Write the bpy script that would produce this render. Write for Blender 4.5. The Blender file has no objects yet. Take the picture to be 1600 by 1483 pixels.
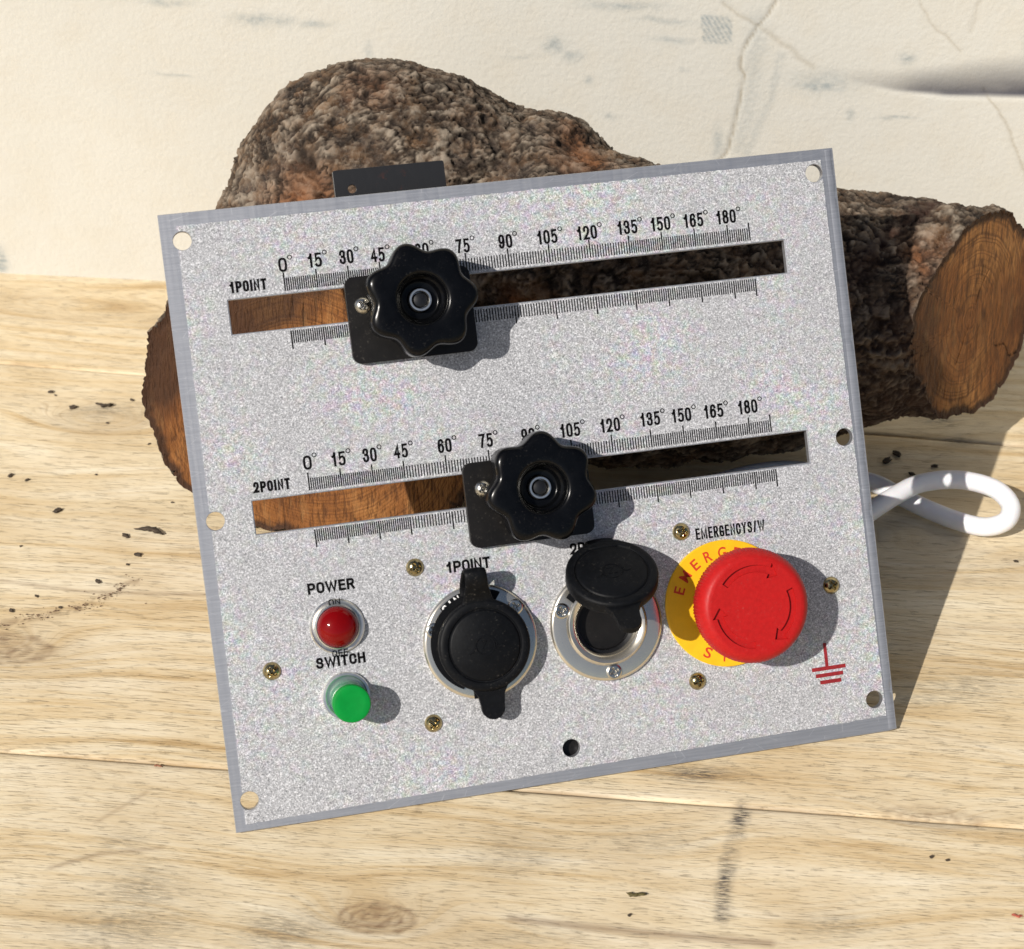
import bpy, bmesh, math, random
import numpy as np
from mathutils import Vector, Matrix, noise
from mathutils.geometry import tessellate_polygon
random.seed(7); rng = np.random.default_rng(7)
S = 0.001                                    # everything below is written in millimetres
C = bpy.context.scene.collection
sc = bpy.context.scene
R = math.radians

# ------------------------------------------------------------------ camera, sky, sun
LIFT = 1.72                                  # rear bottom edge of the 3 mm plate rests on the table
cam = bpy.data.cameras.new('camera'); camo = bpy.data.objects.new('camera', cam); C.objects.link(camo)
camo.location = (0.094378, -0.440130, 0.473927 + LIFT*S)
camo.rotation_euler = (R(90-36.1786), 0, 0)
cam.sensor_width = 36; cam.sensor_fit = 'HORIZONTAL'; cam.lens = 36*2900/1600
cam.clip_start = 0.01; cam.clip_end = 50
cam.dof.use_dof = True; cam.dof.focus_distance = 0.69; cam.dof.aperture_fstop = 22
sc.camera = camo
SUN = Vector((-0.514, -0.607, 0.606)).normalized()
w = bpy.data.worlds.new('World'); sc.world = w; w.use_nodes = True
nt = w.node_tree; bg = nt.nodes['Background']
sky = nt.nodes.new('ShaderNodeTexSky'); sky.sky_type = 'NISHITA'; sky.sun_disc = False
sky.sun_elevation = math.asin(SUN.z); sky.sun_rotation = math.atan2(SUN.x, SUN.y) % (2*math.pi)
sky.dust_density = 1.2; sky.air_density = 0.9; sky.ozone_density = 0.3
nt.links.new(sky.outputs[0], bg.inputs[0]); bg.inputs[1].default_value = 0.068
sun = bpy.data.lights.new('sun', 'SUN'); suno = bpy.data.objects.new('sun', sun); C.objects.link(suno)
sun.energy = 5.0; sun.angle = R(0.55); sun.color = (1.0, 0.945, 0.87)
suno.rotation_euler = SUN.to_track_quat('Z', 'Y').to_euler(); suno.location = (-1, -1, 1.5)
sc.view_settings.view_transform = 'Standard'; sc.view_settings.look = 'None'
sc.view_settings.exposure = -0.05; sc.view_settings.gamma = 1

# ------------------------------------------------------------------ material helpers
class G:
    def __init__(s, name):
        s.m = bpy.data.materials.new(name); s.m.use_nodes = True
        s.t = s.m.node_tree; s.b = s.t.nodes['Principled BSDF']; s.tc = None
    def n(s, typ, **kw):
        x = s.t.nodes.new('ShaderNode'+typ)
        for k, v in kw.items(): setattr(x, k, v)
        return x
    def put(s, sock, v):
        if v is None: return
        if hasattr(v, 'is_linked') or hasattr(v, 'links'): s.t.links.new(v, sock)
        else: sock.default_value = v
    def obj(s):
        if not s.tc: s.tc = s.n('TexCoord')
        return s.tc.outputs['Object']
    def map(s, v, scale=(1, 1, 1), loc=(0, 0, 0), rot=(0, 0, 0)):
        x = s.n('Mapping'); s.put(x.inputs[0], v); x.inputs['Scale'].default_value = scale
        x.inputs['Location'].default_value = loc; x.inputs['Rotation'].default_value = rot
        return x.outputs[0]
    def noise(s, v, scale, detail=3, rough=.55, dist=0, col=False):
        x = s.n('TexNoise'); s.put(x.inputs['Vector'], v); x.inputs['Scale'].default_value = scale
        x.inputs['Detail'].default_value = detail; x.inputs['Roughness'].default_value = rough
        x.inputs['Distortion'].default_value = dist
        return x.outputs['Color' if col else 'Fac']
    def vor(s, v, scale, feat='F1', out='Distance', rnd=1):
        x = s.n('TexVoronoi', feature=feat); s.put(x.inputs['Vector'], v); x.inputs['Scale'].default_value = scale
        x.inputs['Randomness'].default_value = rnd
        return x.outputs[out]
    def ramp(s, f, stops):
        x = s.n('ValToRGB'); s.put(x.inputs[0], f); e = x.color_ramp.elements
        while len(e) < len(stops): e.new(.5)
        for i, (p, c) in enumerate(stops):
            e[i].position = p
            e[i].color = (c, c, c, 1) if not hasattr(c, '__len__') else (*c[:3], 1)
        return x.outputs[0]
    def mix(s, f, a, b, mode='MIX'):
        x = s.n('Mix', data_type='RGBA', blend_type=mode); s.put(x.inputs[0], f)
        for k, v in ((6, a), (7, b)):
            if isinstance(v, tuple): v = (*v[:3], 1)
            s.put(x.inputs[k], v)
        return x.outputs[2]
    def math(s, op, a, b=None, c=None, clamp=False):
        x = s.n('Math', operation=op, use_clamp=clamp); s.put(x.inputs[0], a); s.put(x.inputs[1], b); s.put(x.inputs[2], c)
        return x.outputs[0]
    def attr(s, name, out='Fac'):
        x = s.n('Attribute', attribute_name=name); return x.outputs[out]
    def comb(s, x_, y_, z_):
        x = s.n('CombineXYZ'); s.put(x.inputs[0], x_); s.put(x.inputs[1], y_); s.put(x.inputs[2], z_); return x.outputs[0]
    def bump(s, h, dist, strength=1.0, prev=None):
        x = s.n('Bump'); s.put(x.inputs['Height'], h); x.inputs['Distance'].default_value = dist
        x.inputs['Strength'].default_value = strength; s.put(x.inputs['Normal'], prev)
        return x.outputs[0]
    def fin(s, col=None, rough=None, metal=None, normal=None, **kw):
        if isinstance(col, tuple): col = (*col[:3], 1)
        s.put(s.b.inputs['Base Color'], col); s.put(s.b.inputs['Roughness'], rough)
        s.put(s.b.inputs['Metallic'], metal); s.put(s.b.inputs['Normal'], normal)
        for k, v in kw.items(): s.put(s.b.inputs[k], v)
        return s.m

def simple(name, col, rough=.5, metal=0., var=.12, nscale=400, bump=.00004, spec=.5, dust=0., **kw):
    g = G(name); o = g.obj()
    n = g.noise(o, nscale, 4, .6)
    c = g.mix(g.ramp(n, [(.3, 0.), (.7, 1.)]), tuple(x*(1-var) for x in col), tuple(min(1, x*(1+var)) for x in col))
    if dust: c = g.mix(g.math('MULTIPLY', g.ramp(g.noise(o, 1100, 3, .7), [(.60, 0.), (.72, 1.)]), g.ramp(g.noise(o, 90, 4, .6), [(.42, 0.), (.7, dust)])), c, (.24, .22, .19))
    r = g.math('MULTIPLY_ADD', g.noise(o, nscale*.35, 3), .25, rough-.12)
    return g.fin(c, r, metal, g.bump(n, bump), **{'Specular IOR Level': spec, **kw})

def film_mat():
    g = G('glitter_film'); o = g.obj()
    warp = g.n('VectorMath', operation='MULTIPLY_ADD')
    g.put(warp.inputs[0], g.noise(o, 900, 1, .5, col=True)); warp.inputs[1].default_value = (.0011,)*3; g.put(warp.inputs[2], o)
    p = warp.outputs[0]
    a = g.noise(p, 1900, 1.5, .55)
    b = g.noise(p, 2300, 1, .5)
    f = g.math('MULTIPLY_ADD', b, .35, g.math('MULTIPLY', a, .65))
    big = g.noise(o, 9, 3, .5)
    c = g.ramp(f, [(.30, (.16, .165, .175)), (.42, (.30, .305, .32)), (.52, (.43, .435, .455)), (.66, (.76, .77, .80))])
    hue = g.n('HueSaturation'); hue.inputs['Saturation'].default_value = 1
    tint = g.n('SeparateColor', mode='RGB'); rnb = g.noise(o, 330, 2, .6, col=True)
    tn = g.n('HueSaturation'); tn.inputs['Saturation'].default_value = 2.2; tn.inputs['Value'].default_value = 1.9; g.put(tn.inputs['Color'], rnb)
    tmask = g.ramp(g.noise(o, 22, 3, .6), [(.42, 0.), (.7, .13)])
    c = g.mix(tmask, c, tn.outputs[0], 'OVERLAY')
    c = g.mix(g.ramp(big, [(.35, 0.), (.7, .22)]), c, (.36, .365, .39))
    return g.fin(c, g.math('MULTIPLY_ADD', b, .3, .3), .12, g.bump(f, .00016, .6), **{'Specular IOR Level': .2})
def border_mat():
    g = G('aluminium_border'); o = g.obj()
    st = g.noise(g.map(o, (60, 1500, 60)), 1, 4, .6); st2 = g.noise(g.map(o, (900, 12, 60)), 1, 3, .6)
    c = g.mix(g.ramp(st, [(.35, 0.), (.65, 1.)]), (.40, .41, .44), (.48, .49, .52))
    sc_ = g.vor(g.map(o, (60, 420, 60), rot=(0, 0, .5)), 1, 'DISTANCE_TO_EDGE')
    c = g.mix(g.ramp(sc_, [(.0, .35), (.012, 0.)]), c, (.8, .8, .82))
    return g.fin(c, g.math('MULTIPLY_ADD', st2, .2, .34), .8, g.bump(st, .00003))

M = {}
M['film'] = film_mat()
M['border'] = border_mat()
M['plate_edge'] = simple('cut_aluminium', (.62, .62, .63), .35, .9, .2, 900)
M['ink'] = simple('black_ink', (.004, .004, .0045), .6, 0, .2, 900, 0, .08)
M['red_ink'] = simple('red_ink', (.24, .012, .016), .5, 0, .25, 900, 0)
M['ring_ink'] = simple('ring_ink', (.55, .04, .01), .5, 0, .15, 900, 0)
M['white_ink'] = simple('white_ink', (.8, .8, .8), .5, 0, .1, 900, 0)
M['knob'] = simple('black_bakelite', (.0022, .0024, .003), .2, 0, .3, 300, .00003, .2, .12)
M['knob_side'] = M['knob']
M['steel_black'] = simple('black_coated_steel', (.006, .0052, .0048), .42, 0, .35, 180, .00008, .3, .3)
M['rubber'] = simple('black_rubber', (.0035, .004, .0052), .5, 0, .25, 500, .00006, .13, .35)
M['bore'] = simple('black_plastic', (.008, .008, .009), .3, 0, .25, 500, .00003)
M['chrome'] = simple('chrome', (.66, .62, .54), .17, .86, .04, 150, .00001)
M['chrome_satin'] = simple('satin_chrome', (.75, .74, .70), .30, 1, .08, 300, .00002)
M['brass'] = simple('yellow_zinc', (.40, .33, .18), .24, 1, .35, 350, .00005)
M['nickel'] = simple('nickel_screw', (.55, .53, .48), .26, 1, .2, 350, .00004)
M['yellow'] = simple('yellow_plastic', (.80, .46, .006), .5, 0, .06, 250, .00005)
M['red'] = simple('red_plastic', (.40, .010, .010), .45, 0, .09, 700, .00007, .2, .25, **{'Subsurface Weight': .0})
M['green'] = simple('green_plastic', (.001, .23, .034), .5, 0, .08, 300, .00003, .15)
M['green_side'] = simple('green_clear_plastic', (.12, .36, .20), .16, 0, .3, 500, .00005, **{'Coat Weight': .5})
M['lens'] = simple('red_lens', (.17, .0008, .0012), .08, 0, .1, 200, .0, .3)
M['cable'] = simple('white_pvc', (.80, .80, .83), .36, 0, .03, 200, .00003, **{'Subsurface Weight': .15, 'Subsurface Scale': .002})

# ------------------------------------------------------------------ mesh helpers
def link(name, me, mat, parent=None, smooth=False, loc=None):
    o = bpy.data.objects.new(name, me); C.objects.link(o)
    if mat is not None and not me.materials: me.materials.append(mat)
    if parent is not None: o.parent = parent
    if loc is not None: o.location = [x*S for x in loc]
    if smooth:
        me.shade_smooth()
        if smooth == 'edge': me.set_sharp_from_angle(angle=R(35))
    return o
def mesh(name, verts, faces):
    me = bpy.data.meshes.new(name); me.from_pydata([tuple(c*S for c in v) for v in verts], [], faces); me.update(); return me
def tag(o, label=None, cat=None, group=None, kind=None):
    for k, v in (('label', label), ('category', cat), ('group', group), ('kind', kind)):
        if v: o[k] = v
    return o
def lathe(prof, seg=48, rmod=None, cx=0, cy=0):
    """profile [(r, w)] turned about w; closes on the axis where r = 0"""
    V = []; F = []; rows = []
    for r, z in prof:
        if r < 1e-6: rows.append([len(V)]); V.append((cx, cy, z)); continue
        row = []
        for i in range(seg):
            a = 2*math.pi*i/seg; rr = rmod(r, z, a) if rmod else r
            row.append(len(V)); V.append((cx+rr*math.cos(a), cy+rr*math.sin(a), z))
        rows.append(row)
    for a, b in zip(rows, rows[1:]):
        for i in range(seg):
            j = (i+1) % seg
            if len(a) == 1 and len(b) == 1: break
            if len(a) == 1: F.append((a[0], b[j], b[i]))
            elif len(b) == 1: F.append((a[i], a[j], b[0]))
            else: F.append((a[i], a[j], b[j], b[i]))
    return V, F
def circ(cx, cy, r, n=40, ccw=True):
    p = [(cx+r*math.cos(2*math.pi*i/n), cy+r*math.sin(2*math.pi*i/n)) for i in range(n)]
    return p if ccw else p[::-1]
def rect(u0, v0, u1, v1): return [(u0, v0), (u1, v0), (u1, v1), (u0, v1)]
def rrect(u0, v0, u1, v1, r, n=6, skew=0):
    P = []
    for cx, cy, a0 in ((u1-r, v0+r, -90), (u1-r, v1-r, 0), (u0+r, v1-r, 90), (u0+r, v0+r, 180)):
        for i in range(n+1):
            a = R(a0+90*i/n); P.append((cx+r*math.cos(a), cy+r*math.sin(a)))
    return P
def extrude(outer, holes, z0, z1, side=True):
    loops = [outer]+list(holes)
    pts = [p for l in loops for p in l]; n = len(pts)
    tri = tessellate_polygon([[Vector((x, y, 0)) for x, y in l] for l in loops])
    V = [(x, y, z1) for x, y in pts]; F = []
    for t in tri:
        a, b, c = t
        ar = (pts[b][0]-pts[a][0])*(pts[c][1]-pts[a][1])-(pts[b][1]-pts[a][1])*(pts[c][0]-pts[a][0])
        F.append((a, b, c) if ar > 0 else (a, c, b))
    if side:
        V += [(x, y, z0) for x, y in pts]
        F += [tuple(x+n for x in reversed(f)) for f in F]
        k = 0
        for li, l in enumerate(loops):
            A = sum(l[i][0]*l[(i+1) % len(l)][1]-l[(i+1) % len(l)][0]*l[i][1] for i in range(len(l)))
            fw = (A > 0) == (li == 0)
            for i in range(len(l)):
                a = k+i; b = k+(i+1) % len(l)
                F.append((a, a+n, b+n, b) if fw else (b, b+n, a+n, a))
            k += len(l)
    return V, F
def join(*vf):
    V = []; F = []
    for v, f in vf:
        k = len(V); V += list(v); F += [tuple(i+k for i in q) for q in f]
    return V, F
def xf(vf, M4): return [tuple(M4 @ Vector(v)) for v in vf[0]], vf[1]
def box(u0, v0, w0, u1, v1, w1): return extrude(rect(u0, v0, u1, v1), [], w0, w1)
def bevel(o, wd, seg=2, ang=40):
    m = o.modifiers.new('bevel', 'BEVEL'); m.width = wd*S; m.segments = seg; m.limit_method = 'ANGLE'; m.angle_limit = R(ang)
    return o
FONT = {}
def glyph(body, bold=0.0):
    k = (body, bold)
    if k not in FONT:
        cu = bpy.data.curves.new('t', 'FONT'); cu.body = body; cu.offset = bold; cu.resolution_u = 4; cu.fill_mode = 'FRONT'
        o = bpy.data.objects.new('t', cu); C.objects.link(o)
        bpy.context.view_layer.update()
        me = bpy.data.meshes.new_from_object(o.evaluated_get(bpy.context.evaluated_depsgraph_get()))
        V = [tuple(v.co) for v in me.vertices]; F = [tuple(p.vertices) for p in me.polygons]
        bpy.data.objects.remove(o); bpy.data.curves.remove(cu); bpy.data.meshes.remove(me)
        FONT[k] = (V, F)
    return FONT[k]
def text(body, x0, y0, x1, y1, z, bold=.0):
    V, F = glyph(body, bold)
    xs = [v[0] for v in V]; ys = [v[1] for v in V]
    a, b, c, d = min(xs), max(xs), min(ys), max(ys)
    return [(x0+(v[0]-a)/(b-a)*(x1-x0), y0+(v[1]-c)/(d-c)*(y1-y0), z) for v in V], F

def cat(P, k=5, closed=False):
    """smooth a control polygon"""
    out = []; m = len(P)
    rng_ = range(m) if closed else range(m-1)
    for i in rng_:
        p0 = P[(i-1) % m] if closed else P[max(0, i-1)]; p1 = P[i]; p2 = P[(i+1) % m]; p3 = P[(i+2) % m] if closed else P[min(m-1, i+2)]
        for s in range(k):
            f = s/k
            out.append(tuple(.5*((2*b)+(c-a)*f+(2*a-5*b+4*c-d)*f*f+(-a+3*b-3*c+d)*f**3) for a, b, c, d in zip(p0, p1, p2, p3)))
    if not closed: out.append(P[-1])
    return out
OV = cat([(.5, 1), (.86, .93), (1, .72), (1, .28), (.86, .07), (.5, 0), (.14, .07), (0, .28), (0, .72), (.14, .93)], 4, True)
SIX = [cat([(.97, .80), (.82, .96), (.5, 1), (.15, .88), (0, .5), (.02, .25), (.16, .05), (.5, 0), (.86, .08), (1, .31), (.86, .54), (.52, .61), (.18, .52), (.03, .36)], 4)]
GL = {'0': [OV+[OV[0]]], 'O': [OV+[OV[0]]], '1': [[(.66, 0), (.66, 1)], [(.66, .93), (.45, .80), (.1, .72)]],
 '2': [cat([(.02, .70), (.12, .92), (.5, 1), (.88, .92), (.98, .70), (.8, .42), (.3, .15)], 4)+[(.02, 0), (1, 0)]],
 '3': [cat([(.02, .74), (.15, .93), (.5, 1), (.86, .92), (.92, .74), (.8, .57), (.42, .53)], 4), cat([(.42, .53), (.84, .48), (1, .28), (.86, .07), (.5, 0), (.13, .07), (0, .26)], 4)],
 '4': [[(.74, 0), (.74, 1), (0, .27), (1, .27)]],
 '5': [[(.94, 1), (.12, 1), (.06, .52), (.2, .60)]+cat([(.2, .60), (.55, .65), (.9, .54), (1, .32), (.86, .07), (.5, 0), (.16, .03), (.02, .12)], 4)],
 '6': SIX, '9': [[(1-x, 1-y) for x, y in SIX[0]]], '7': [[(0, 1), (1, 1)]+cat([(1, 1), (.62, .55), (.36, 0)], 4)],
 '8': [cat([(.5, .54), (.14, .62), (.07, .78), (.18, .95), (.5, 1), (.82, .95), (.93, .78), (.86, .62)], 4, True)+[(.5, .54)], cat([(.5, .54), (.1, .45), (0, .26), (.14, .06), (.5, 0), (.86, .06), (1, .26), (.9, .45)], 4, True)+[(.5, .54)]],
 'P': [[(0, 0), (0, 1), (.6, 1)]+cat([(.6, 1), (.92, .92), (1, .72), (.92, .52), (.6, .44)], 4)+[(0, .44)]],
 'R': [[(0, 0), (0, 1), (.6, 1)]+cat([(.6, 1), (.9, .93), (.97, .75), (.9, .56), (.6, .48)], 4)+[(0, .48)], [(.6, .48), (1, 0)]],
 'I': [[(.5, 0), (.5, 1)]], 'N': [[(0, 0), (0, 1), (1, 0), (1, 1)]], 'T': [[(.5, 0), (.5, 1)], [(0, 1), (1, 1)]],
 'W': [[(0, 1), (.24, 0), (.5, .95), (.76, 0), (1, 1)]], 'M': [[(0, 0), (0, 1), (.5, .1), (1, 1), (1, 0)]],
 'E': [[(1, 0), (0, 0), (0, 1), (.96, 1)], [(0, .53), (.9, .53)]], 'F': [[(0, 0), (0, 1), (.96, 1)], [(0, .53), (.88, .53)]],
 'H': [[(0, 0), (0, 1)], [(1, 0), (1, 1)], [(0, .52), (1, .52)]], 'Y': [[(0, 1), (.5, .42), (1, 1)], [(.5, .42), (.5, 0)]], '/': [[(.1, -.02), (.9, 1.02)]],
 'C': [cat([(.98, .68), (.86, .92), (.5, 1), (.14, .92), (0, .7), (0, .3), (.14, .08), (.5, 0), (.86, .08), (1, .34)], 4)],
 'G': [cat([(.96, .72), (.84, .93), (.5, 1), (.14, .92), (0, .7), (0, .3), (.14, .08), (.5, 0), (.8, .02), (1, .1)], 4)+[(1, .44), (.6, .44)]],
 'S': [cat([(.95, .72), (.82, .94), (.5, 1), (.16, .94), (.05, .76), (.18, .59), (.5, .52), (.85, .43), (.98, .25), (.84, .06), (.5, 0), (.15, .04), (.0, .2)], 4)]}
WID = {'I': .0, '1': .7, 'M': 1.5, 'W': 1.8, '/': .62, 'E': .88, 'F': .85, 'T': .95}
def stroke_poly(P, t, z):
    """a polyline widened to stroke t with mitred corners"""
    V = []; F = []; n = len(P)
    closed = math.hypot(P[0][0]-P[-1][0], P[0][1]-P[-1][1]) < 1e-6
    for i in range(n):
        a = P[i-1] if i > 0 else (P[-2] if closed else None); b = P[i+1] if i < n-1 else (P[1] if closed else None); p = P[i]
        ds = []
        if a: L = math.hypot(p[0]-a[0], p[1]-a[1]) or 1; ds.append(((p[0]-a[0])/L, (p[1]-a[1])/L))
        if b: L = math.hypot(b[0]-p[0], b[1]-p[1]) or 1; ds.append(((b[0]-p[0])/L, (b[1]-p[1])/L))
        if len(ds) == 1: ds *= 2
        n0 = (-ds[0][1], ds[0][0]); n1 = (-ds[1][1], ds[1][0]); mx, my = n0[0]+n1[0], n0[1]+n1[1]; L = math.hypot(mx, my) or 1; mx /= L; my /= L
        k = min(2.2, 1/max(.3, mx*n0[0]+my*n0[1]))*t/2
        e = 0; dx = dy = 0
        if not closed and (i == 0 or i == n-1): s_ = -1 if i == 0 else 1; dx, dy = ds[0][0]*t/2*s_, ds[0][1]*t/2*s_
        V += [(p[0]+mx*k+dx, p[1]+my*k+dy, z), (p[0]-mx*k+dx, p[1]-my*k+dy, z)]
    F = [(2*i, 2*i+1, 2*i+3, 2*i+2) for i in range(n-1)]
    return V, F
def label(body, x0, y0, x1, y1, z, t=.8, gap=.42):
    """condensed bold sans lettering fitted to the box"""
    n = len(body); ws = [WID.get(c, 1.) for c in body]
    k = ((x1-x0)-n*t-(n-1)*gap)/max(.1, sum(ws)); x = x0; out = []
    for i, (c, w_) in enumerate(zip(body, ws)):
        W_ = w_*k
        for st_ in GL[c]:
            P = []
            for a, b in st_:
                q = (x+t/2+a*W_, y0+t/2+b*(y1-y0-t))
                if not P or math.hypot(q[0]-P[-1][0], q[1]-P[-1][1]) > 1e-4: P.append(q)
            out.append(stroke_poly(P, t, z+.0015*(i % 2)))
        x += W_+t+gap
    return join(*out)

# ------------------------------------------------------------------ control panel
E1 = Vector((.977358768, .211588535, 0)); E2 = Vector((-.118864, .54905045, .82729375)); N = Vector((.17504587, -.80856285, .56176957))
panel = bpy.data.objects.new('control_panel', None); C.objects.link(panel); panel.empty_display_size = .02
panel.matrix_world = Matrix.Translation((0, 0, LIFT*S)) @ Matrix(((E1.x, E2.x, N.x, 0), (E1.y, E2.y, N.y, 0), (E1.z, E2.z, N.z, 0), (0, 0, 0, 1)))
tag(panel, 'silver glitter control panel with two slots, black knobs and red stop button, leaning on log', 'control panel')

PW, PH = 240.0, 211.84
HOLES = [(7.2, 202.4), (232.1, 203.4), (6.4, 106.9), (232.4, 108.1), (5.9, 10.4), (119.4, 11.4), (232.7, 12.1)]
SL1 = (19.9, 169.2, 218.1, 180.8); SL2 = (19.5, 100.6, 218.5, 112.1)
SOCK = [(91.6, 53.6), (136.8, 53.4)]
def slot(s, e): return rect(s[0]-e, s[1]-e, s[2]+e, s[3]+e)
hol = [circ(x, y, 3.15) for x, y in HOLES]+[circ(x, y, 15.2) for x, y in SOCK]+[slot(SL1, 0), slot(SL2, 0)]
plate = link('plate', mesh('plate', *extrude([(0, 0), (236.8, -.1), (PW, .3), (PW, PH), (0, PH)], hol, -3.0, 0)), M['border'], panel)
bevel(plate, .12, 1)
# chamfered strip along the right edge, slightly raised lip with nicks
V = []; F = []
n = 90
for i in range(n+1):
    v = .6+(PH-1.2)*i/n; j = (.3*rng.random() if rng.random() < .12 else 0)
    V += [(236.9, v, .03), (238.4+j, v, .28-j*.5), (239.4-j, v, .1-j), (240.25-j, v, -.9), (240.3, v, -3.2)]
for i in range(n):
    for k in range(4): a = i*5+k; F.append((a, a+1, a+6, a+5))
link('edge_strip', mesh('edge_strip', V, F), M['border'], panel, smooth='edge')
rag = lambda a, b, n, ax: [((a[0]+(b[0]-a[0])*t+(rng.normal(0, .07) if ax == 0 else 0)), (a[1]+(b[1]-a[1])*t+(rng.normal(0, .07) if ax else 0))) for t in [i/n for i in range(n)]]
q = [(3.6, 2.5), (236.5, 5.6), (235.1, 207.9), (5.7, 207.5)]
outer = rag(q[0], q[1], 160, 1)+rag(q[1], q[2], 150, 0)+rag(q[2], q[3], 160, 1)+rag(q[3], q[0], 150, 0)
# film outline with bites where the corner holes cross its edge
def fin_hole(x, y): return circ(x, y, 3.2)
inner_holes = [h for h in HOLES if h[0] > 20 and h[0] < 229]
def bite(poly, x, y, r):
    """replace the run of outline points inside the circle by the arc on the film side"""
    ins = [(px-x)**2+(py-y)**2 < r*r for px, py in poly]
    if not any(ins): return poly, False
    k = next(i for i in range(len(poly)) if not ins[i] and ins[(i+1) % len(poly)])
    poly = poly[k+1:]+poly[:k+1]; ins = ins[k+1:]+ins[:k+1]
    m = next(i for i in range(len(poly)) if not ins[i])
    b = poly[m]; a = poly[-1]
    a0 = math.atan2(a[1]-y, a[0]-x); a1 = math.atan2(b[1]-y, b[0]-x)
    d = (a0-a1) % (2*math.pi)       # go clockwise from a to b, inside the film
    arc = [(x+r*math.cos(a0-d*t/14), y+r*math.sin(a0-d*t/14)) for t in range(1, 14)]
    return poly[m:]+arc, True
left = []
for h in HOLES:
    outer, ok = bite(outer, h[0], h[1], 3.35)
    if not ok: left.append(h)
fh = [circ(x, y, 3.25) for x, y in left]+[circ(x, y, 15.4) for x, y in SOCK]+[slot(SL1, .38), slot(SL2, .38)]
link('face_film', mesh('face_film', *extrude(outer, fh, .02, .22)), M['film'], panel)

# printed scales
PR = .27
deg = [39.4, 50.5, 61.5, 72.5, 87.3, 102.6, 117.6, 132.2, 146.8, 161.1, 173.1, 185.2, 197.4]
ticks = []
for i in range(12):
    for k in range(15): ticks.append((deg[i]+(deg[i+1]-deg[i])*k/15, k == 0))
for k in range(10): ticks.append((197.4+8.0*k/10, k == 0))
ticks.append((205.4, True))
def marks(base, sgn, off, ls, ll):
    V = []; F = []
    for x, big in ticks:
        wd = .24 if big else .195; h = ll if big else ls; x += off
        y0, y1 = (base, base+h) if sgn > 0 else (base-h, base)
        k = len(V); V += [(x-wd, y0, PR), (x+wd, y0, PR), (x+wd, y1, PR), (x-wd, y1, PR)]; F.append((k, k+1, k+2, k+3))
    return V, F
for base, sg, off, ls, ll in ((182.0, 1, .15, 4.4, 6.3), (168.3, -1, .3, 4.3, 6.3), (113.3, 1, -.05, 4.2, 6.2), (99.8, -1, -.05, 4.2, 6.2)):
    link('scale_marks', mesh('scale_marks', *marks(base, sg, off, ls, ll)), M['ink'], panel)
nums = ['0', '15', '30', '45', '60', '75', '90', '105', '120', '135', '150', '165', '180']
c1 = [39.7, 50.7, 61.6, 72.4, 87.8, 102.2, 117.3, 132.3, 146.6, 161.3, 173.4, 185.5, 197.6]
c2 = [39.7, 50.4, 61.2, 72.1, 87.5, 102.1, 117.2, 132.3, 146.8, 161.5, 173.0, 184.9, 197.6]
def ringmark(x, y, r=.85, t=.32, z=PR):
    return extrude(circ(x, y, r, 14), [circ(x, y, r-t, 14)], z-.02, z)
for cs, y0s in ((c1, [188.3]*13), (c2, [120.3]*13)):
    for i, (s_, cx) in enumerate(zip(nums, cs)):
        y0 = y0s[i]+(.45 if 0 < i < 3 and cs is c1 else 0)+(.5 if i > 8 else 0.1); h = 4.9
        wd = [2.9, 4.9, 7.2][len(s_)-1]
        vf = join(label(s_, cx-wd/2, y0, cx+wd/2, y0+h, PR, .8, .42), ringmark(cx+wd/2+1.15, y0+h-.1))
        link('degree_number', mesh('degree_number', *vf), M['ink'], panel)
for body, x0, y0, x1, y1, b in (('1P0INT', 20.9, 183.1, 33.5, 187.0, .022), ('2P0INT', 20.4, 114.7, 33.0, 118.5, .022),
        ('POWER', 34.4, 77.7, 50.6, 81.6, .02), ('SWITCH', 34.1, 51.9, 51.2, 55.7, .02),
        ('1P0INT', 82.9, 78.6, 98.5, 82.6, .022), ('2P0INT', 127.2, 79.2, 142.6, 83.2, .022), ('EMERGENCYS/W', 173.2, 78.4, 198.9, 82.5, .03)):
    link('lettering', mesh('lettering', *label(body, x0, y0, x1, y1, PR, .66 if '/' in body else .84, .38 if '/' in body else .36)), M['ink'], panel)
g_ = join(box(215.6, 26.4, PR-.05, 216.8, 35.2, PR), box(210.4, 25.3, PR-.04, 223.2, 26.7, PR+.01), box(211.6, 22.9, PR-.04, 222.0, 24.3, PR+.01), box(213.0, 20.4, PR-.04, 221.0, 21.8, PR+.01))
link('earth_symbol', mesh('earth_symbol', *g_), M['red_ink'], panel)

# screws with a cross recess
def screw_mesh(name, r, h, flat=False, rot=0.):
    rings, seg = 16, 40; V = [(0, 0, h)]; F = []
    def dz(x, y):
        rr = math.hypot(x, y)/r
        z = h*(1-rr**3*.95) if not flat else h*(1-max(0, rr-.8)*2)
        X = x*math.cos(rot)+y*math.sin(rot); Y = -x*math.sin(rot)+y*math.cos(rot)
        wd = .15*r; ln = .62*r
        ins = max(0, min(1, (wd-min(abs(X), abs(Y)))/(.07*r)))*max(0, min(1, (ln-rr*r)/(.14*r)))
        return z-ins*.55*h-(.15*h if rr*r < .2*r else 0)
    V = [(0, 0, dz(0, 0))]
    for i in range(1, rings+1):
        for j in range(seg):
            a = 2*math.pi*j/seg; rr = r*i/rings; x, y = rr*math.cos(a), rr*math.sin(a); V.append((x, y, dz(x, y)))
    for j in range(seg): V.append((r*math.cos(2*math.pi*j/seg), r*math.sin(2*math.pi*j/seg), -.05))
    for j in range(seg): F.append((0, 1+j, 1+(j+1) % seg))
    for i in range(rings):
        for j in range(seg):
            a = 1+i*seg+j; b = 1+i*seg+(j+1) % seg; F.append((a, a+seg, b+seg, b))
    return mesh(name, V, F)
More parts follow.
